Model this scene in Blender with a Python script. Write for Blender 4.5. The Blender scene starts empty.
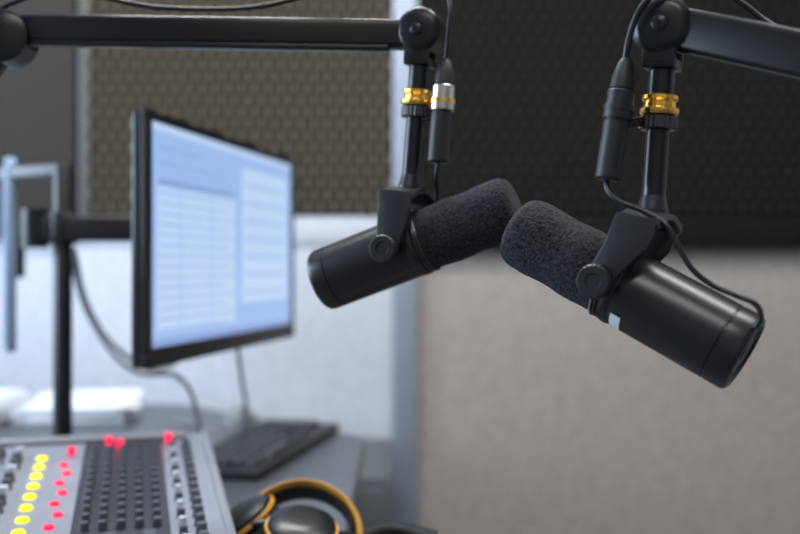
import bpy, bmesh, math, random
from mathutils import Vector, Matrix, Euler, noise
random.seed(4)
D=bpy.data; SC=bpy.context.scene; COL=SC.collection
V=Vector
SC.view_settings.view_transform='Standard'
# ---------------------------------------------------------------- materials
MATS={}
def mat(name,col,rough=0.5,metal=0.0,emit=None,estr=0.0,noise_s=None,noise_amt=0.0,bump=0.0,bscale=200,spec=0.5,col2=None,sheen=0.0):
    if name in MATS: return MATS[name]
    m=D.materials.new(name); m.use_nodes=True
    nt=m.node_tree; b=nt.nodes['Principled BSDF']
    b.inputs['Base Color'].default_value=(*col,1); b.inputs['Roughness'].default_value=rough
    b.inputs['Metallic'].default_value=metal; b.inputs['Specular IOR Level'].default_value=spec
    b.inputs['Sheen Weight'].default_value=sheen
    if emit: 
        b.inputs['Emission Color'].default_value=(*emit,1); b.inputs['Emission Strength'].default_value=estr
    tc=nt.nodes.new('ShaderNodeTexCoord')
    if noise_s:
        n=nt.nodes.new('ShaderNodeTexNoise'); n.inputs['Scale'].default_value=noise_s; n.inputs['Detail'].default_value=6
        nt.links.new(tc.outputs['Object'],n.inputs['Vector'])
        r=nt.nodes.new('ShaderNodeValToRGB'); r.color_ramp.elements[0].position=.3; r.color_ramp.elements[1].position=.7
        c2=col2 or tuple(min(1,c*(1+noise_amt)) for c in col); c1=tuple(c*(1-noise_amt) for c in col) if not col2 else col
        r.color_ramp.elements[0].color=(*c1,1); r.color_ramp.elements[1].color=(*c2,1)
        nt.links.new(n.outputs['Fac'],r.inputs['Fac']); nt.links.new(r.outputs['Color'],b.inputs['Base Color'])
    if bump>0:
        n2=nt.nodes.new('ShaderNodeTexNoise'); n2.inputs['Scale'].default_value=bscale; n2.inputs['Detail'].default_value=4
        nt.links.new(tc.outputs['Object'],n2.inputs['Vector'])
        bp=nt.nodes.new('ShaderNodeBump'); bp.inputs['Strength'].default_value=bump; bp.inputs['Distance'].default_value=.002
        nt.links.new(n2.outputs['Fac'],bp.inputs['Height']); nt.links.new(bp.outputs['Normal'],b.inputs['Normal'])
    MATS[name]=m; return m
M_body=mat('mic_painted_metal',(.008,.008,.009),.32,.0,bump=.04,bscale=900,noise_s=60,noise_amt=.15,spec=.5)
M_foam=mat('windscreen_foam',(.003,.003,.004),.95,noise_s=420,col2=(.050,.050,.057),bump=1.0,bscale=600,spec=.15,sheen=.06)
M_yoke=mat('yoke_metal',(.024,.025,.028),.34,.3,bump=.05,bscale=600)
M_tube=mat('boom_black',(.006,.006,.007),.30,.1,noise_s=30,noise_amt=.2,spec=.45)
M_rub=mat('rubber_black',(.008,.008,.009),.5)
M_gold=mat('brass',(.90,.52,.10),.25,1.0,noise_s=200,noise_amt=.1)
M_silver=mat('nickel',(.62,.58,.50),.28,1.0)
M_steel=mat('dark_steel',(.08,.08,.085),.3,.9)
M_ring=mat('ring_steel',(.30,.30,.31),.28,1.0)
M_label=mat('label_white',(.75,.75,.75),.5)
M_cable=mat('cable_black',(.007,.007,.008),.35)
# ---------------------------------------------------------------- helpers
def empty(name,loc=(0,0,0),rot=(0,0,0)):
    e=D.objects.new(name,None); e.empty_display_size=.05; COL.objects.link(e)
    e.location=loc; e.rotation_euler=rot; return e
def obj(name,me,parent=None,m=None,mw=None,smooth=None):
    o=D.objects.new(name,me); COL.objects.link(o)
    if m: me.materials.append(m)
    if mw is not None: o.matrix_basis=mw
    if parent: o.parent=parent
    if smooth is not None:
        me.shade_smooth() if smooth else me.shade_flat()
        if smooth:
            try: me.set_sharp_from_angle(angle=math.radians(40))
            except Exception: pass
    return o
def frame(o,x,y,z):
    return Matrix(((x[0],y[0],z[0],o[0]),(x[1],y[1],z[1],o[1]),(x[2],y[2],z[2],o[2]),(0,0,0,1)))
def axis_frame(o,z,hint=V((0,-1,0))):
    z=V(z).normalized(); x=hint.cross(z)
    if x.length<1e-4: x=V((1,0,0)).cross(z)
    x.normalize(); y=z.cross(x); return frame(V(o),x,y,z)
def lathe(name,prof,parent,m,mw=None,segs=64,bumpf=None):
    """prof: list of (s,r) along +Z."""
    bm=bmesh.new(); rings=[]
    for s,r in prof:
        if r<=1e-6: rings.append([bm.verts.new((0,0,s))])
        else:
            ring=[]
            for i in range(segs):
                a=2*math.pi*i/segs
                rr=r*(1+(bumpf(i,s) if bumpf else 0))
                ring.append(bm.verts.new((rr*math.cos(a),rr*math.sin(a),s)))
            rings.append(ring)
    for A,B in zip(rings,rings[1:]):
        if len(A)==1 and len(B)==1: continue
        for i in range(segs):
            j=(i+1)%segs
            if len(A)==1: bm.faces.new((A[0],B[j],B[i]))
            elif len(B)==1: bm.faces.new((A[i],A[j],B[0]))
            else: bm.faces.new((A[i],A[j],B[j],B[i]))
    bmesh.ops.recalc_face_normals(bm,faces=bm.faces)
    me=D.meshes.new(name); bm.to_mesh(me); bm.free()
    return obj(name,me,parent,m,mw,True)
def knurl(n,amt): 
    return lambda i,s:(amt if (i%4)<2 else -amt)
def box(name,size,loc,parent=None,m=None,rot=(0,0,0),bev=0.0,mw=None,segs=2):
    bm=bmesh.new(); bmesh.ops.create_cube(bm,size=1)
    for v in bm.verts: v.co=V((v.co.x*size[0],v.co.y*size[1],v.co.z*size[2]))
    if bev>0: bmesh.ops.bevel(bm,geom=bm.edges[:],offset=bev,segments=segs,profile=.5,affect='EDGES')
    me=D.meshes.new(name); bm.to_mesh(me); bm.free()
    if mw is None: mw=Matrix.LocRotScale(V(loc),Euler(rot),None)
    else: mw=mw@Matrix.LocRotScale(V(loc),Euler(rot),None)
    return obj(name,me,parent,m,mw,bev>0)
def prism(name,pts,h,parent,m,mw=None,bev=0.0):
    """polygon pts in XY extruded 0..h in Z"""
    bm=bmesh.new(); a=[bm.verts.new((p[0],p[1],0)) for p in pts]
    f=bm.faces.new(a); r=bmesh.ops.extrude_face_region(bm,geom=[f])
    for v in r['geom']:
        if isinstance(v,bmesh.types.BMVert): v.co.z+=h
    bmesh.ops.recalc_face_normals(bm,faces=bm.faces)
    if bev>0: bmesh.ops.bevel(bm,geom=bm.edges[:],offset=bev,segments=2,profile=.5,affect='EDGES',clamp_overlap=True)
    me=D.meshes.new(name); bm.to_mesh(me); bm.free()
    return obj(name,me,parent,m,mw,bev>0)
def tube(name,pts,r,parent,m,smooth=True,res=8):
    cu=D.curves.new(name,'CURVE'); cu.dimensions='3D'; cu.bevel_depth=r; cu.bevel_resolution=5; cu.use_fill_caps=True
    sp=cu.splines.new('BEZIER' if smooth else 'POLY')
    if smooth:
        sp.bezier_points.add(len(pts)-1)
        for b,p in zip(sp.bezier_points,pts):
            b.co=p; b.handle_left_type=b.handle_right_type='AUTO'
        sp.resolution_u=res
    else:
        sp.points.add(len(pts)-1)
        for b,p in zip(sp.points,pts): b.co=(*p,1)
    cu.materials.append(m)
    o=D.objects.new(name,cu); COL.objects.link(o)
    if parent: o.parent=parent
    return o
def bar(name,p0,p1,w,h,parent,m,bev=.004,up=V((0,0,1))):
    p0=V(p0);p1=V(p1); x=(p1-p0).normalized(); y=up.cross(x).normalized(); z=x.cross(y)
    return box(name,((p1-p0).length,w,h),(0,0,0),parent,m,bev=bev,mw=frame((p0+p1)/2,x,y,z),segs=3)

# ================================================================ MICROPHONES
def microphone(tip,back,frac,top,label,L,H,sh):
    tip=V(tip);back=V(back)
    mid=(tip+back)/2; a=(back-tip).normalized()
    tip=mid-a*L/2; back=mid+a*L/2
    C=tip+a*(L*frac)
    top=V(top)
    t=(top-C).normalized(); p=a.cross(t).normalized()
    if p.y>0: p=-p
    # yoke plane is spanned by p and t ; w runs across the arm
    w=p.cross(t).normalized()
    sgn=1 if w.dot(a)>0 else -1
    s=sh*sgn
    root=empty('microphone',C)
    def loc(mw): return Matrix.Translation(-C)@mw
    F=loc(axis_frame(tip,a,V((0,0,1))))
    R=.0315; rf=.0300
    n=10
    foam=[(0,0),(0.0,.006),(0.0002,.012)]
    for i in range(1,n+1):
        an=math.pi/2*i/n; foam.append((.011*(1-math.cos(an)),rf-.011+.011*math.sin(an)) )
    fl=L*.447-.011
    for i in range(1,70): foam.append((.011+(fl-.011+.011)*i/69,rf+.0006*math.sin(i*.17)))
    foam.append((fl+.013,rf-.004)); foam.append((fl+.013,0))
    def fz(i,s):
        return .022*noise.noise(V((i*.8,s*900,1.3)))+.014*noise.noise(V((i*.2,s*200,5.3)))
    lathe('windscreen',foam,root,M_foam,F,220,fz)
    b0=fl+.010
    body=[(b0,0),(b0,R-.003),(b0+.001,R-.001),(b0+.0025,R),(b0+.004,R),(b0+.0046,R-.0012),(b0+.0056,R-.0012),(b0+.0062,R),
          (L-.0200,R),(L-.0194,R-.0010),(L-.0184,R-.0010),(L-.0178,R),(L-.0050,R),(L-.0025,R-.0006),(L-.0008,R-.002),(L,R-.0042),
          (L,R-.0062),(L-.002,R-.0075),(L-.002,.006),(L-.001,.0055),(L-.001,0)]
    lathe('body',body,root,M_body,F,96)
    if label:
        lathe('front_ring',[(b0-.0012,R-.002),(b0-.0012,R+.0002),(b0-.0002,R+.0008),(b0+.0008,R+.0002),(b0+.0008,R-.002)],root,M_ring,F,96)
    else:
        lathe('front_ring',[(b0-.0008,R-.002),(b0-.0008,R),(b0,R+.0003),(b0+.0008,R),(b0+.0008,R-.002)],root,M_steel,F,96)
    q=b0+.009
    lathe('pivot_band',[(q-.002,R-.001),(q-.002,R+.0004),(q-.001,R+.0008),(q+.004,R+.0008),(q+.005,R+.0004),(q+.005,R-.001)],root,M_body,F,96)
    for k in range(4):
        an=math.pi/4+k*math.pi/2
        lathe('back_screw_%d'%(k+1),[(L-.0022,.0022),(L-.0012,.0022),(L-.001,.0018),(L-.001,0)],root,M_steel,F@Matrix.Translation((.02*math.cos(an),.02*math.sin(an),0)),16)
    if label:
        bm=bmesh.new(); vs=[]
        z0,z1=b0+.018,b0+.027
        Fr=F.to_3x3(); dn=a.cross(p)
        if dn.z>0: dn=-dn
        for k in range(9):
            an=math.radians(36+k*5)
            dl=Fr.inverted()@(p*math.cos(an)+dn*math.sin(an)); dl.z=0; dl.normalize()
            vs.append((bm.verts.new((dl.x*(R+.0003),dl.y*(R+.0003),z0)),bm.verts.new((dl.x*(R+.0003),dl.y*(R+.0003),z1))))
        for A,B in zip(vs,vs[1:]): bm.faces.new((A[0],B[0],B[1],A[1]))
        me=D.meshes.new('label'); bm.to_mesh(me); bm.free(); obj('label',me,root,M_label,F)
    G=loc(frame(C,w,t,w.cross(t)))
    def arm_pts():
        pts=[]
        for k in range(13):
            an=math.pi+math.pi*k/12
            pts.append((.0105*math.cos(an),.0105*math.sin(an)))
        pts+= [(.0125+s*.25,.012),(.0150+s*.7,.030),(.0165+s,H),(-.0165+s,H),(-.0160+s*.7,.030),(-.0125+s*.25,.012)]
        return pts
    for sg,nm in ((1,'yoke_arm_1'),(-1,'yoke_arm_2')):
        prism(nm,arm_pts(),.004,root,M_yoke,G@Matrix.Translation((0,0,sg*.0385-.002)),.0009)
        K=G@(Matrix.Translation((0,0,sg*.0400))@(Matrix.Identity(4) if sg>0 else Matrix.Rotation(math.pi,4,'X')))
        lathe('knob',[(0,.0085),(.0015,.0085),(.0015,.0125),(.0025,.0132),(.0115,.0132),(.0130,.0118),(.0130,.0065),(.0118,.0055),(.0118,0)],root,M_yoke,K,96,knurl(4,.015))
        lathe('pivot_pin',[(-.0095,0),(-.0095,.006),(0,.006),(0,0)],root,M_steel,K,24)
    N=12; prof=[]
    for k in range(N+1):
        u=-.0405+.081*k/N; prof.append((u,H-.004+.010*(1-(u/.0405)**2)))
    for k in range(N,-1,-1):
        u=-.0405+.081*k/N; prof.append((u*.93,H-.009+.010*(1-(u/.0405)**2)))
    K=G@frame((-.0165+s,0,0),(0,0,1),(0,1,0),(1,0,0))
    prism('yoke_crown',prof,.033,root,M_yoke,K,.0012)
    crown=C+w*s+t*(H+.004)
    return crown,p
def swivel(root,crown,p,top,gold_at,s):
    """hanging tube from boom joint to mic yoke crown"""
    top=V(top); t=(top-crown).normalized(); L=(top-crown).length
    x=p.cross(t).normalized(); y=t.cross(x)
    F=Matrix.Translation(-top)@frame(crown,x,y,t)
    g=L*gold_at
    lathe('stem',[(-.004,0),(-.004,.012),(.001,.0128),(.005,.0115),(.014,.0095)],root,M_yoke,F,48)
    lathe('drop_tube',[(.004,.0092),(g-.012,.0092),(g-.012,0)],root,M_tube,F,48)
    lathe('lock_collar',[(g-.019,.0092),(g-.019,.0130),(g-.018,.0145),(g-.009,.0145),(g-.008,.0132),(g-.007,.010)],root,M_steel,F,96,knurl(4,.03))
    lathe('brass_nut',[(g-.007,.0095),(g-.007,.0138),(g-.0055,.0150),(g-.0025,.0150),(g-.0015,.0125),(g+.003,.0120),(g+.0045,.0138),(g+.0075,.0138),(g+.0085,.0118),(g+.0085,0)],root,M_gold,F,96,knurl(4,.008))
    lathe('upper_tube',[(g+.008,0),(g+.008,.0102),(L-.026,.0102),(L-.026,0)],root,M_tube,F,48)
    for sg in (-1,1):
        box('fork_%d'%(1 if sg>0 else 2),(.026,.005,.036),(0,sg*.012,L-.012),root,M_tube,bev=.002,mw=F)
    box('fork_bridge',(.026,.028,.008),(0,0,L-.029),root,M_tube,bev=.002,mw=F)
    J=F@frame((0,0,L),(1,0,0),(0,0,-1),(0,1,0))
    lathe('joint_disc',[(-.018,0),(-.018,.016),(-.0165,.0195),(-.013,s),(.013,s),(.0165,.0195),(.018,.016),(.018,0)],root,M_tube,J,96,None)
    for sg in (-1,1):
        lathe('joint_bolt',[(sg*.017,.0060),(sg*.0195,.0060),(sg*.0203,.0050),(sg*.0203,0)],root,M_tube,J,24)

topR=(.2075,.752,1.2570)
crR,pR=microphone((.0990,.81,1.1025),(.2585,.72,1.0045),.45,topR,True,.210,.055,.020)
topL=(.0218,.940,1.2990)
crL,pL=microphone((.1110,.905,1.1290),(-.0800,.975,1.0555),.575,topL,False,.215,.056,-.003)

# ================================================================ BOOM ARMS
bR=empty('microphone_boom_arm',topR); oR=V(topR)
swivel(bR,crR,pR,topR,.58,.0232)
def rel(pts,o): return [V(p)-o for p in pts]
eR=V((.60,.43,1.078)); jR=V(topR)+V((.012,-.006,-.003))
bar('upper_beam',jR-oR,eR-oR,.026,.033,bR,M_tube,.005)
bar('beam_rail',jR-oR+V((.02,-.014,-.022)),eR-oR+V((0,0,-.021)),.010,.006,bR,M_tube,.002)
lathe('elbow',[(-.02,0),(-.02,.020),(-.017,.024),(.017,.024),(.02,.020),(.02,0)],bR,M_tube,axis_frame(eR-oR,(.4,.9,0)),64)
bR2=V((.82,.62,.85))
bar('lower_beam',eR-oR,bR2-oR,.024,.030,bR,M_tube,.005)
lathe('base_post',[(0,0),(0,.035),(.012,.035),(.014,.016),(.11,.014),(.11,0)],bR,M_tube,Matrix.Translation(V((.82,.62,.751))-oR),48)

bL=empty('microphone_boom_arm',topL); oL=V(topL)
swivel(bL,crL,pL,topL,.58,.0225)
eL=V((-.405,.99,1.305)); jL=V(topL)+V((-.012,0,-.002))
bar('upper_beam',jL-oL,eL+V((0,0,.011))-oL,.022,.028,bL,M_tube,.005)
bar('beam_rail',jL-oL+V((-.02,-.004,-.014)),eL-oL+V((0,-.004,-.005)),.012,.006,bL,M_tube,.002)
lathe('elbow',[(-.02,0),(-.02,.022),(-.017,.027),(.017,.027),(.02,.022),(.02,0)],bL,M_tube,axis_frame(eL-oL,(0,1,0)),64)
bL2=V((-.74,1.02,.86))
bar('lower_beam',eL-oL,bL2-oL,.022,.028,bL,M_tube,.005)
lathe('base_post',[(0,0),(0,.035),(.012,.035),(.014,.016),(.12,.014),(.12,0)],bL,M_tube,Matrix.Translation(V((-.74,1.02,.751))-oL),48)

# ================================================================ CABLES
def xlr(root,o,bot,top,shell,r):
    bot=V(bot)-o;top=V(top)-o; Lx=(top-bot).length
    F=axis_frame(bot,top-bot)
    lathe('connector_body',[(0,0),(0,r*.8),(.002,r),(Lx*.64,r),(Lx*.65,r*.93),(Lx*.68,r*.93)],root,M_rub,F,48)
    lathe('connector_shell',[(Lx*.67,r*.9),(Lx*.67,r*1.08),(Lx*.69,r*1.12),(Lx*.80,r*1.12),(Lx*.81,r*1.04),(Lx*.97,r*1.04),(Lx,r*.85),(Lx,0)],root,shell,F,48)
    lathe('connector_collar',[(Lx*.76,r*1.0),(Lx*.76,r*1.18),(Lx*.81,r*1.18),(Lx*.81,r*1.0)],root,M_gold if shell is M_silver else M_rub,F,48)
    lathe('connector_boot',[(Lx,r*.95),(Lx+.010,r*.85),(Lx+.020,r*.6),(Lx+.024,r*.35),(Lx+.024,0)],root,M_rub,F,32,None)
cR=empty('microphone_cable',(.172,.745,1.21)); o=V((.172,.745,1.21))
xlr(cR,o,(.1610,.745,1.137),(.1720,.745,1.208),M_rub,.0100)
tube('cord_upper',rel([(.1748,.745,1.230),(.178,.742,1.250),(.186,.735,1.270),(.203,.728,1.284),(.230,.725,1.286),(.2575,.73,1.272),(.285,.722,1.249),(.36,.645,1.212),(.60,.43,1.115)],o),.0026,cR,M_cable)
tube('cord_lower',rel([(.1610,.745,1.140),(.1600,.742,1.131),(.167,.735,1.121),(.183,.727,1.113),(.199,.718,1.101),(.207,.714,1.086),(.216,.711,1.069),(.230,.708,1.057),(.246,.700,1.049),(.2570,.694,1.043),(.2605,.693,1.035),(.258,.696,1.026)],o),.0022,cR,M_cable)
bar('clip',V((.168,.745,1.18))-o,V((.195,.752,1.185))-o,.006,.008,cR,M_tube,.002)
cL=empty('microphone_cable',(.0436,.925,1.25)); o=V((.0436,.925,1.25))
xlr(cL,o,(.0366,.925,1.170),(.0426,.925,1.246),M_silver,.0105)
tube('cord_upper',rel([(.0442,.925,1.266),(.0465,.918,1.298),(.048,.92,1.323),(.036,.93,1.347),(0,.94,1.352),(-.06,.955,1.350),(-.105,.96,1.338),(-.15,.966,1.331),(-.22,.972,1.331),(-.405,.99,1.340),(-.55,1.0,1.15),(-.70,1.06,.80)],o),.0026,cL,M_cable)
tube('cord_lower',rel([(.0366,.925,1.172),(.0352,.93,1.155),(.037,.95,1.138),(.030,.985,1.120),(.0,1.02,1.09),(-.05,1.025,1.075),(-.075,1.005,1.065)],o),.0022,cL,M_cable)
bar('clip',V((.041,.925,1.215))-o,V((.016,.94,1.215))-o,.006,.008,cL,M_tube,.002)

# ================================================================ MONITORS
M_bez=mat('monitor_plastic',(.004,.004,.005),.4)
M_scr=mat('lcd_screen',(.02,.02,.02),.3,emit=(.37,.56,.95),estr=.88)
M_scrw=mat('lcd_window',(.02,.02,.02),.3,emit=(.56,.73,1.0),estr=.90)
M_scrb=mat('lcd_toolbar',(.02,.02,.02),.3,emit=(.28,.42,.78),estr=.85)
M_scrl=mat('lcd_lines',(.02,.02,.02),.3,emit=(.34,.50,.85),estr=.85)
M_alu=mat('aluminium_blue',(.38,.50,.66),.4,.4)
A=V((-.336,1.265,0));B=V((-.208,1.865,0)); d=(B-A).normalized(); nrm=V((d.y,-d.x,0))
mc=(A+B)/2+V((0,0,1.107))
mon=empty('computer_monitor',mc)
W=(B-A).length; H=.344
Fm=frame((0,0,0),d,V((0,0,1)),nrm)
def mbox(nm,x0,x1,y0,y1,z0,z1,m,bev=0,root=mon,FF=Fm):
    return box(nm,(x1-x0,y1-y0,z1-z0),((x0+x1)/2,(y0+y1)/2,(z0+z1)/2),root,m,bev=bev,mw=FF)
mbox('back_shell',-W/2,W/2,-H/2,H/2,-.022,-.004,M_bez,.006)
mbox('bezel_top',-W/2,W/2,H/2-.013,H/2,-.006,.003,M_bez,.001)
mbox('bezel_bottom',-W/2,W/2,-H/2,-H/2+.026,-.006,.003,M_bez,.001)
mbox('bezel_left',-W/2,-W/2+.016,-H/2+.02,H/2-.012,-.006,.003,M_bez,.001)
mbox('bezel_right',W/2-.014,W/2,-H/2+.02,H/2-.012,-.006,.003,M_bez,.001)
sx0,sx1,sy0,sy1=-W/2+.016,W/2-.014,-H/2+.026,H/2-.013
mbox('screen',sx0,sx1,sy0,sy1,-.006,0,M_scr)
mbox('window_toolbar',sx0,sx1,sy1-.010,sy1-.001,0,.0004,M_scrw)
mbox('window_main',sx0+.02,sx0+.30,sy0+.02,sy1-.075,0,.0004,M_scrw)
mbox('window_side',sx0+.33,sx1-.02,sy0+.05,sy1-.03,0,.0004,M_scrw)
for k in range(14):
    yy=sy1-.095-k*.0145
    mbox('table_row_%d'%(k+1),sx0+.025,sx0+.295-.03*(k%2),yy,yy+.0025,.0004,.0006,M_scrl)
for k in range(2): mbox('table_column_%d'%(k+1),sx0+.09+k*.11,sx0+.094+k*.11,sy0+.02,sy1-.075,.0006,.0008,M_scr)
mbox('table_header',sx0+.02,sx0+.30,sy1-.085,sy1-.075,.0006,.0008,M_scrb)
mbox('menu_row_1',sx0+.02,sx0+.16,sy1-.035,sy1-.03,0,.0004,M_scrl)
mbox('menu_row_2',sx0+.02,sx0+.26,sy1-.055,sy1-.051,0,.0004,M_scrl)
for k in range(7): mbox('side_row_%d'%(k+1),sx0+.345,sx1-.04,sy1-.06-k*.03,sy1-.056-k*.03,.0004,.0006,M_scrl)
mbox('taskbar',sx0,sx1,sy0,sy0+.010,0,.0004,M_scrb)
mbox('vesa_plate',-.05,.05,-.05,.05,-.034,-.021,M_bez,.003)
ps=V((-.527,1.50,.7505)); stand=empty('monitor_stand',ps)
lathe('pole',[(0,0),(0,.05),(.008,.05),(.012,.02),(.015,.0145),(.475,.0145),(.48,.012),(.48,0)],stand,M_bez,segs=40)
lathe('clamp_ring',[(.355,.0145),(.355,.022),(.36,.024),(.40,.024),(.405,.022),(.405,.0145)],stand,M_bez,segs=40)
bk=mc-nrm*.036+V((0,0,.016))
bar('arm_front',V((-.572,1.492,1.13))-ps,V((-.345,1.50,1.13))-ps,.03,.040,stand,M_bez,.006)
bar('arm_link',V((-.35,1.50,1.125))-ps,bk-ps,.028,.05,stand,M_bez,.005)
lathe('arm_knuckle',[(-.03,0),(-.03,.02),(.03,.02),(.03,0)],stand,M_bez,Matrix.Translation(V((-.568,1.492,1.130))-ps),32)
bar('arm_rear',V((-.527,1.50,1.222))-ps,V((-.66,1.58,1.222))-ps,.022,.022,stand,M_bez,.004)
bar('arm_rear_link',V((-.66,1.58,1.222))-ps,V((-.765,1.76,1.222))-ps,.022,.022,stand,M_bez,.004)
bar('arm_drop',V((-.765,1.76,1.222))-ps,V((-.765,1.76,1.08))-ps,.022,.018,stand,M_bez,.004,up=V((0,1,0)))
d2=V((-.385,.923,0)).normalized(); n2=V((d2.y,-d2.x,0)); c2=V((-.632,1.55,1.09))+d2*.26
mon2=empty('computer_monitor',c2)
F2=frame((0,0,0),d2,V((0,0,1)),-n2)
mbox('shell',-.26,.26,-.158,.158,-.012,.006,M_alu,.004,mon2,F2)
mbox('screen',-.25,.25,-.146,.148,.006,.0075,M_scr,0,mon2,F2)
mbox('vesa_mount',-.04,.04,-.04,.04,-.03,-.010,M_bez,.003,mon2,F2)
mcab=empty('monitor_cable',(-.5,1.5,1.1)); o=V((-.5,1.5,1.1))
M_gcab=mat('cable_grey',(.25,.26,.28),.5)
tube('cord_1',rel([(-.52,1.53,1.10),(-.50,1.55,1.0),(-.45,1.56,.93),(-.40,1.60,.90),(-.36,1.63,.93),(-.33,1.62,.97)],o),.004,mcab,M_gcab)
tube('cord_2',rel([(-.285,1.66,.96),(-.285,1.72,.88),(-.29,1.80,.80),(-.31,1.86,.756),(-.45,1.95,.756)],o),.004,mcab,M_gcab)
tube('cord_3',rel([(-.53,1.53,1.10),(-.50,1.56,.98),(-.44,1.58,.90),(-.38,1.65,.88),(-.36,1.75,.756)],o),.004,mcab,M_gcab)

# ================================================================ DESK
M_desk=mat('desk_laminate',(.075,.082,.098),.35,noise_s=25,noise_amt=.15)
M_edge=mat('desk_edge',(.02,.02,.022),.5)
desk=empty('desk',(0,0,0))
poly=[(-1.35,.25),(1.05,.25),(1.05,1.12),(-.066,1.12),(-.066,1.81),(-.49,2.23),(-1.35,2.40)]
prism('desk_top',poly,.030,desk,M_desk,Matrix.Translation((0,0,.720)),.003)
for k,(x,y) in enumerate([(-1.28,.35),(.97,.35),(.97,1.03),(-1.28,2.30)]):
    box('leg_%d'%(k+1),(.05,.05,.72),(x,y,.36),desk,M_edge,bev=.004)
box('leg_panel',(.03,1.2,.70),(-.60,1.2,.35),desk,M_edge,bev=.003)
M_cab=mat('cabinet_grey',(.10,.11,.125),.55,noise_s=10,noise_amt=.05)
cab=empty('filing_cabinet',(-.22,2.18,0))
box('carcass',(.40,.46,.64),(0,0,.32),cab,M_cab,bev=.004)
for k in range(3):
    box('drawer_%d'%(k+1),(.38,.016,.19),(0,-.236,.115+.205*k),cab,M_cab,bev=.004)
    box('handle_%d'%(k+1),(.12,.014,.012),(0,-.248,.15+.205*k),cab,M_steel,bev=.003)

# ================================================================ KEYBOARD, MOUSE
M_key=mat('key_black',(.012,.012,.014),.5)
kb=empty('computer_keyboard',(-.232,1.66,.7505),(0,0,math.atan2(d.y,d.x)))
prism('base',[(-.225,-.070),(.225,-.070),(.225,.070),(-.225,.070)],.016,kb,M_key,None,.004)
bm=bmesh.new()
rows=[(15,.057),(15,.036),(15,.016),(14,-.004),(13,-.024)]
def addkey(cx,cy,w,h):
    r=bmesh.ops.create_cube(bm,size=1)
    for v in r['verts']:
        tp=v.co.z>0; sc=.82 if tp else 1
        v.co=V((cx+v.co.x*w*sc,cy+v.co.y*h*sc,.019+v.co.z*.010))
for n,cy in rows:
    for i in range(n): addkey(-.205+i*.0195+(15-n)*.006,cy,.0172,.017)
for cx,w in ((-.19,.03),(-.155,.025),(-.07,.12),(.02,.025),(.055,.03)): addkey(cx,-.046,w,.017)
for j in range(5):
    for i in range(5): addkey(.112+i*.0205,.057-j*.0210,.0178,.017)
me=D.meshes.new('keys'); bm.to_mesh(me); bm.free(); obj('keys',me,kb,mat('keycap',(.03,.031,.036),.4))
ms=empty('computer_mouse',(-.325,1.965,.7505),(0,0,1.3))
bm=bmesh.new(); bmesh.ops.create_uvsphere(bm,u_segments=32,v_segments=20,radius=1)
for v in bm.verts:
    v.co=V((v.co.x*.055,v.co.y*.032*(1-.12*v.co.x),max(0,v.co.z)*.034*(1-.25*v.co.x)))
me=D.meshes.new('shell'); bm.to_mesh(me); bm.free(); obj('shell',me,ms,mat('mouse_grey',(.25,.27,.3),.3),smooth=True)
box('wheel',(.014,.006,.008),(.03,0,.026),ms,M_key,bev=.002)

# ================================================================ MIXING CONSOLE
M_con=mat('console_grey',(.27,.29,.35),.4,.2,noise_s=15,noise_amt=.06)
M_cdark=mat('console_dark',(.030,.032,.042),.4)
M_knob=mat('console_knob',(.07,.075,.09),.4)
M_knobl=mat('console_knob_light',(.45,.48,.55),.4)
M_red=mat('button_red',(.5,.01,.03),.4,emit=(1,.015,.10),estr=1.1)
M_yel=mat('button_yellow',(.6,.55,.01),.4,emit=(.92,.87,.01),estr=1.0)
con=empty('mixing_console',(-.273,1.36,.7505),(0,0,math.radians(15.5)))
CW=.74
prof=[(0,0),(0,.082),(-.006,.086),(-.50,.038),(-.51,.030),(-.51,0)]
K=frame((-CW+.008,0,0),(0,1,0),(0,0,1),(1,0,0))
prism('chassis',prof,CW-.016,con,M_con,K,.002)
M_side=mat('console_cheek',(.20,.21,.235),.45)
prof2=[(.004,0),(.004,.084),(-.004,.089),(-.50,.041),(-.516,.032),(-.516,0)]
for x in (-.010,-CW): prism('side_cheek',prof2,.010,con,M_side,frame((x,0,0),(0,1,0),(0,0,1),(1,0,0)),.002)
tilt=math.atan2(.048,.494)
T=Matrix.Translation((0,-.006,.0862))@Matrix.Rotation(tilt,4,'X')
box('centre_panel',(.098,.40,.002),(-.113,-.235,.001),con,M_cdark,mw=T,bev=.0005)
box('meter_strip',(CW-.06,.024,.006),(-CW/2-.0,-.016,.003),con,M_side,mw=T,bev=.002)
def disp(x,y,w,h,m): box('display',(w,h,.010),(x,y,.007),con,m,mw=T,bev=.001)
disp(-.055,-.045,.009,.024,M_red); disp(-.118,-.062,.010,.012,M_red); disp(-.132,-.045,.010,.010,M_red)
disp(-.177,-.085,.009,.009,M_red); disp(-.31,-.05,.008,.008,M_red)
bmk=bmesh.new(); bml=bmesh.new(); bmy=bmesh.new(); bmr=bmesh.new(); bmg=bmesh.new()
def addk(bmx,x,y,r,h):
    rr=bmesh.ops.create_cone(bmx,cap_ends=True,segments=20,radius1=r,radius2=r*.8,depth=h)
    for v in rr['verts']: v.co+=V((x,y,h/2))
for j in range(15):
    y=-.075-j*.026
    addk(bmk,-.034,y,.0062,.012); addk(bml if j%2 else bmk,-.052,y,.0050,.010)
    for cx in (-.240,-.262,-.29,-.315,-.345,-.37,-.40,-.425,-.455,-.485,-.525,-.555,-.60,-.64,-.68): addk(bmk if (j+int(cx*100))%3 else bml,cx,y,.0066,.012)
def addb(bmx,x,y,w,h,z):
    r=bmesh.ops.create_cube(bmx,size=1)
    for v in r['verts']: v.co=V((x+v.co.x*w,y+v.co.y*h,z/2+v.co.z*z))
for j in range(8): addk(bmy,-.212,-.092-j*.037,.0074,.003)
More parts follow.
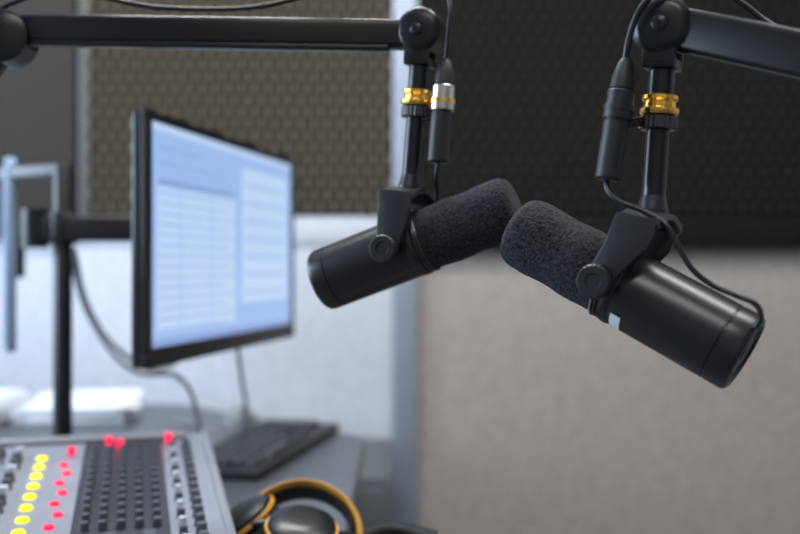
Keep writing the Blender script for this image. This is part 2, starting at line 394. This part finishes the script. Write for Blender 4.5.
for j in range(7): addk(bmr,-.181+(.003 if j%2 else -.003),-.125-j*.036,.0060,.003)
for j in range(12):
    for i in range(5): addk(bmg,-.077-i*.018,-.085-j*.025,.0055,.011)
for i in range(4):
    addb(bmg,-.085-i*.019,-.40-.01*(i%2),.011,.020,.010)
for bmx,nm,m in ((bmk,'knobs_dark',M_knob),(bml,'knobs_light',M_knobl),(bmy,'buttons_yellow',M_yel),(bmr,'buttons_red',M_red),(bmg,'knobs_centre',M_knob)):
    me=D.meshes.new(nm); bmx.to_mesh(me); bmx.free(); obj(nm,me,con,m,T)

# ================================================================ HEADPHONES
M_tan=mat('headband_tan',(.66,.33,.06),.4,noise_s=60,noise_amt=.15)
M_pad=mat('ear_pad',(.010,.010,.011),.6)
hp0=V((-.112,1.06,.7505)); hp=empty('headphones',hp0)
def band(nm,r,w,th,m,cz,cy,tiltd,a0,a1,xc=0):
    bm=bmesh.new(); n=48; prev=None
    Rm=Matrix.Rotation(math.radians(tiltd),3,'X')
    for k in range(n+1):
        a=math.radians(a0+(a1-a0)*k/n)
        ring=[]
        for q in range(12):
            b=2*math.pi*q/12
            rr=r+th*math.cos(b); yy=w*math.sin(b)
            ring.append(bm.verts.new(Rm@V((rr*math.cos(a)+xc,yy,rr*math.sin(a)*.95))+V((0,cy,cz))))
        if prev:
            for q in range(12): bm.faces.new((prev[q],prev[(q+1)%12],ring[(q+1)%12],ring[q]))
        else: bm.faces.new(ring)
        prev=ring
    bm.faces.new(prev[::-1]); bmesh.ops.recalc_face_normals(bm,faces=bm.faces)
    me=D.meshes.new(nm); bm.to_mesh(me); bm.free(); return obj(nm,me,hp,m,smooth=True)
band('headband',.067,.021,.0045,M_tan,.012,.02,-38,-2,182)
band('headband_lining',.0605,.016,.003,M_pad,.012,.018,-38,10,170)
def cup(nm,c,axis):
    F=axis_frame(c,axis)
    lathe(nm+'_shell',[(0,0),(0,.016),(.002,.028),(.007,.036),(.014,.038),(.018,.037),(.018,0)],hp,M_body,F@Matrix.Rotation(math.pi,4,'X')@Matrix.Translation((0,0,-.020)),64)
    pr=[]
    for k in range(17):
        an=2*math.pi*k/16; pr.append((-.010+.009*math.sin(an),.028+.010*math.cos(an)))
    lathe(nm+'_pad',pr,hp,M_pad,F,64)
    lathe(nm+'_trim_ring',[(.004,.037),(.004,.0395),(.008,.0395),(.008,.037)],hp,M_tan,F,64)
cup('cup_1',V((.006,-.030,.034)),V((.12,-.25,.95)))
cup('cup_2',V((-.060,.025,.030)),V((-.55,-.15,.80)))
tube('slider_1',[V((-.066,.02,.012)),V((-.062,.0,.03)),V((-.03,-.02,.045))],.003,hp,M_steel)
tube('slider_2',[V((.066,.02,.012)),V((.062,-.01,.026)),V((.045,-.03,.034))],.003,hp,M_steel)
pts=[]
for k in range(0,330):
    a=k*.37; s=k/329
    pts.append(V((.075+.078*s, .02+.012*math.sin(s*5)+.011*math.cos(a), .0138+.0112*math.sin(a)+.005*math.sin(s*3.1))))
tube('coiled_lead',pts,.0016,hp,M_cable,False)

# ================================================================ PAPERS
M_pap=mat('paper_white',(.80,.84,.90),.7)
pp=empty('paper_stack',(-.70,2.12,.7505),(0,0,.2))
for k in range(7): box('sheet_%d'%(k+1),(.22,.30,.004),(random.uniform(-.01,.01),random.uniform(-.01,.01),.002+k*.0042),pp,M_pap,rot=(0,0,random.uniform(-.15,.15)))
pp2=empty('paper_stack',(-.97,2.0,.7505),(0,0,-.1))
for k in range(10): box('sheet_%d'%(k+1),(.30,.22,.005),(random.uniform(-.01,.01),random.uniform(-.01,.01),.003+k*.0052),pp2,M_pap,rot=(0,0,random.uniform(-.12,.12)))

# ================================================================ ROOM
X0,X1,Y0,Y1,Z1=-1.9,2.3,-1.6,2.5,2.7
M_wall=mat('wall_fabric_grey',(.37,.335,.305),.9,noise_s=110,noise_amt=.20,bump=.3,bscale=300)
M_wall2=mat('wall_paint_grey',(.45,.46,.48),.8,noise_s=4,noise_amt=.04)
M_floor=mat('carpet_grey',(.09,.09,.10),.95,noise_s=120,noise_amt=.3)
M_ceil=mat('ceiling_white',(.7,.7,.7),.8,noise_s=30,noise_amt=.03)
box('wall_back',(X1-X0+.2,.1,Z1),((X0+X1)/2,Y1+.05,Z1/2),None,M_wall)
box('wall_left',(.1,Y1-Y0,Z1),(X0-.05,(Y0+Y1)/2,Z1/2),None,M_wall2)
box('wall_right',(.1,Y1-Y0,Z1),(X1+.05,(Y0+Y1)/2,Z1/2),None,M_wall2)
box('wall_front',(X1-X0+.2,.1,Z1),((X0+X1)/2,Y0-.05,Z1/2),None,M_wall2)
box('floor',(X1-X0+.2,Y1-Y0+.2,.1),((X0+X1)/2,(Y0+Y1)/2,-.05),None,M_floor)
box('ceiling',(X1-X0+.2,Y1-Y0+.2,.1),((X0+X1)/2,(Y0+Y1)/2,Z1+.05),None,M_ceil)
M_trim=mat('trim_aluminium',(.30,.34,.41),.5,.3,noise_s=5,noise_amt=.05)
M_tdark=mat('trim_dark',(.006,.006,.007),.85,spec=.2)
M_left=mat('wall_panel_light',(.54,.57,.63),.85,noise_s=90,noise_amt=.12)
box('trim_1',(.064,.03,2.4),(.014,Y1-.015,1.2),None,M_trim,bev=.004)
box('wall_panel',(1.90,.008,1.13),(-.95,Y1-.004,.57),None,M_left)  # pale wall panel over the lower left wall, not a trim strip
box('trim_2',(.79,.016,.07),(-.415,Y1-.008,1.165),None,M_left,bev=.003)
box('trim_3',(1.5,.04,.085),(.80,Y1-.02,1.160),None,M_tdark,bev=.004)
box('trim_4',(.026,.03,1.2),(-.815,Y1-.015,1.75),None,mat('trim_grey',(.10,.095,.09),.6),bev=.004)
M_brown=mat('panel_brown',(.034,.027,.023),.9,noise_s=60,noise_amt=.1)
box('acoustic_panel',(.62,.04,1.05),(-1.145,Y1-.0205,1.67),None,M_brown,bev=.006)
def eggcrate(name,x0,x1,z0,z1,pitch,depth,m,res=8):
    nx=int((x1-x0)/pitch*res); nz=int((z1-z0)/(pitch*.9)*res)
    vs=[];fs=[]
    for j in range(nz+1):
        for i in range(nx+1):
            x=x0+(x1-x0)*i/nx; z=z0+(z1-z0)*j/nz
            row=z/(pitch*.9); col=x/pitch
            h=(.5+.5*math.cos(2*math.pi*(col+.5*row)))*(.5+.5*math.cos(2*math.pi*(col-.5*row)))
            vs.append((x,-.0125-depth*h**.8,z))
    for j in range(nz):
        for i in range(nx):
            a=j*(nx+1)+i; fs.append((a,a+1,a+nx+2,a+nx+1))
    me=D.meshes.new(name); me.from_pydata(vs,[],fs); me.update()
    ob=obj(name,me,None,m,Matrix.Translation((0,Y1,0)),True)
    box('backing',(x1-x0,.012,z1-z0),((x0+x1)/2,-.0065,(z0+z1)/2),ob,m)
    return ob
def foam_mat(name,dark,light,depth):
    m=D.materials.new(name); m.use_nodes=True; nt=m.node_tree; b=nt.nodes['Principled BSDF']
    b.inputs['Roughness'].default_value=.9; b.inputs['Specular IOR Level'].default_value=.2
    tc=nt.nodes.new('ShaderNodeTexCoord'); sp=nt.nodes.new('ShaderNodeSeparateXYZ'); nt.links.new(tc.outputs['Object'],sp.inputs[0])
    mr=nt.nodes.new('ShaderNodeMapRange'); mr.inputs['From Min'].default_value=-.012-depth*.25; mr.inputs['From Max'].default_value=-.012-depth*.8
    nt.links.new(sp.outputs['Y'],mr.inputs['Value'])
    r=nt.nodes.new('ShaderNodeValToRGB'); r.color_ramp.elements[0].color=(*dark,1); r.color_ramp.elements[1].color=(*light,1)  # hollows painted darker, tips lighter, to exaggerate the relief's light and shade
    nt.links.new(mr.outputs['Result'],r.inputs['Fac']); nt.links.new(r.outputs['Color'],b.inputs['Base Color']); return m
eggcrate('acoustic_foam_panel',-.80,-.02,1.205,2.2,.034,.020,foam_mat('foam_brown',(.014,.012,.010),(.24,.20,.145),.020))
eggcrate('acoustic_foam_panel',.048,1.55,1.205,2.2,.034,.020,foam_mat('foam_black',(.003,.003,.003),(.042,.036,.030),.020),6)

M_glass=mat('window_daylight',(.1,.1,.1),.3,emit=(.70,.84,1.0),estr=2.5)
wn=empty('window_1',(X0+.01,1.2,1.55))
box('pane',(.01,1.3,1.0),(0,0,0),wn,M_glass)
for nm,s,l in (('frame_top',(.05,1.4,.05),(.01,0,.52)),('frame_bottom',(.05,1.4,.05),(.01,0,-.52)),('frame_near',(.05,.05,1.09),(.01,-.675,0)),('frame_far',(.05,.05,1.09),(.01,.675,0)),('mullion',(.04,.04,1.0),(.01,0,0))):
    box(nm,s,l,wn,M_ceil,bev=.004)
def area(name,loc,rot,sx,sy,power,col):
    L=D.lights.new(name,'AREA'); L.shape='RECTANGLE'; L.size=sx; L.size_y=sy; L.energy=power; L.color=col
    ob=D.objects.new(name,L); COL.objects.link(ob); ob.location=loc; ob.rotation_euler=rot; return ob
area('daylight',(X0+.06,1.2,1.55),(0,-math.pi/2,0),1.0,1.3,44,(.60,.78,1.0))
M_lum=mat('luminaire_diffuser',(.8,.8,.8),.5,emit=(1,.97,.92),estr=3)
for k,(x,y,pw) in enumerate([(-.35,1.55,32),(.85,.9,24),(-.2,-.5,14)]):
    lm=empty('ceiling_light',(x,y,Z1))
    box('housing',(1.25,.32,.05),(0,0,-.025),lm,M_ceil,bev=.004)
    box('diffuser',(1.18,.26,.006),(0,0,-.053),lm,M_lum)
    area('lamp_%d'%(k+1),(x,y,Z1-.065),(0,0,0),1.15,.25,pw,(1,.98,.95))
w=D.worlds.new('world'); SC.world=w; w.use_nodes=True
w.node_tree.nodes['Background'].inputs[0].default_value=(.5,.55,.6,1); w.node_tree.nodes['Background'].inputs[1].default_value=.2

# ================================================================ CAMERA
cd=D.cameras.new('camera'); cam=D.objects.new('camera',cd); COL.objects.link(cam)
cam.location=(0,0,1.07); cam.rotation_euler=(math.pi/2,0,0)
cd.sensor_width=36; cd.lens=43.2; cd.clip_start=.05
cd.dof.use_dof=True; cd.dof.focus_distance=.81; cd.dof.aperture_fstop=2.7
SC.camera=cam
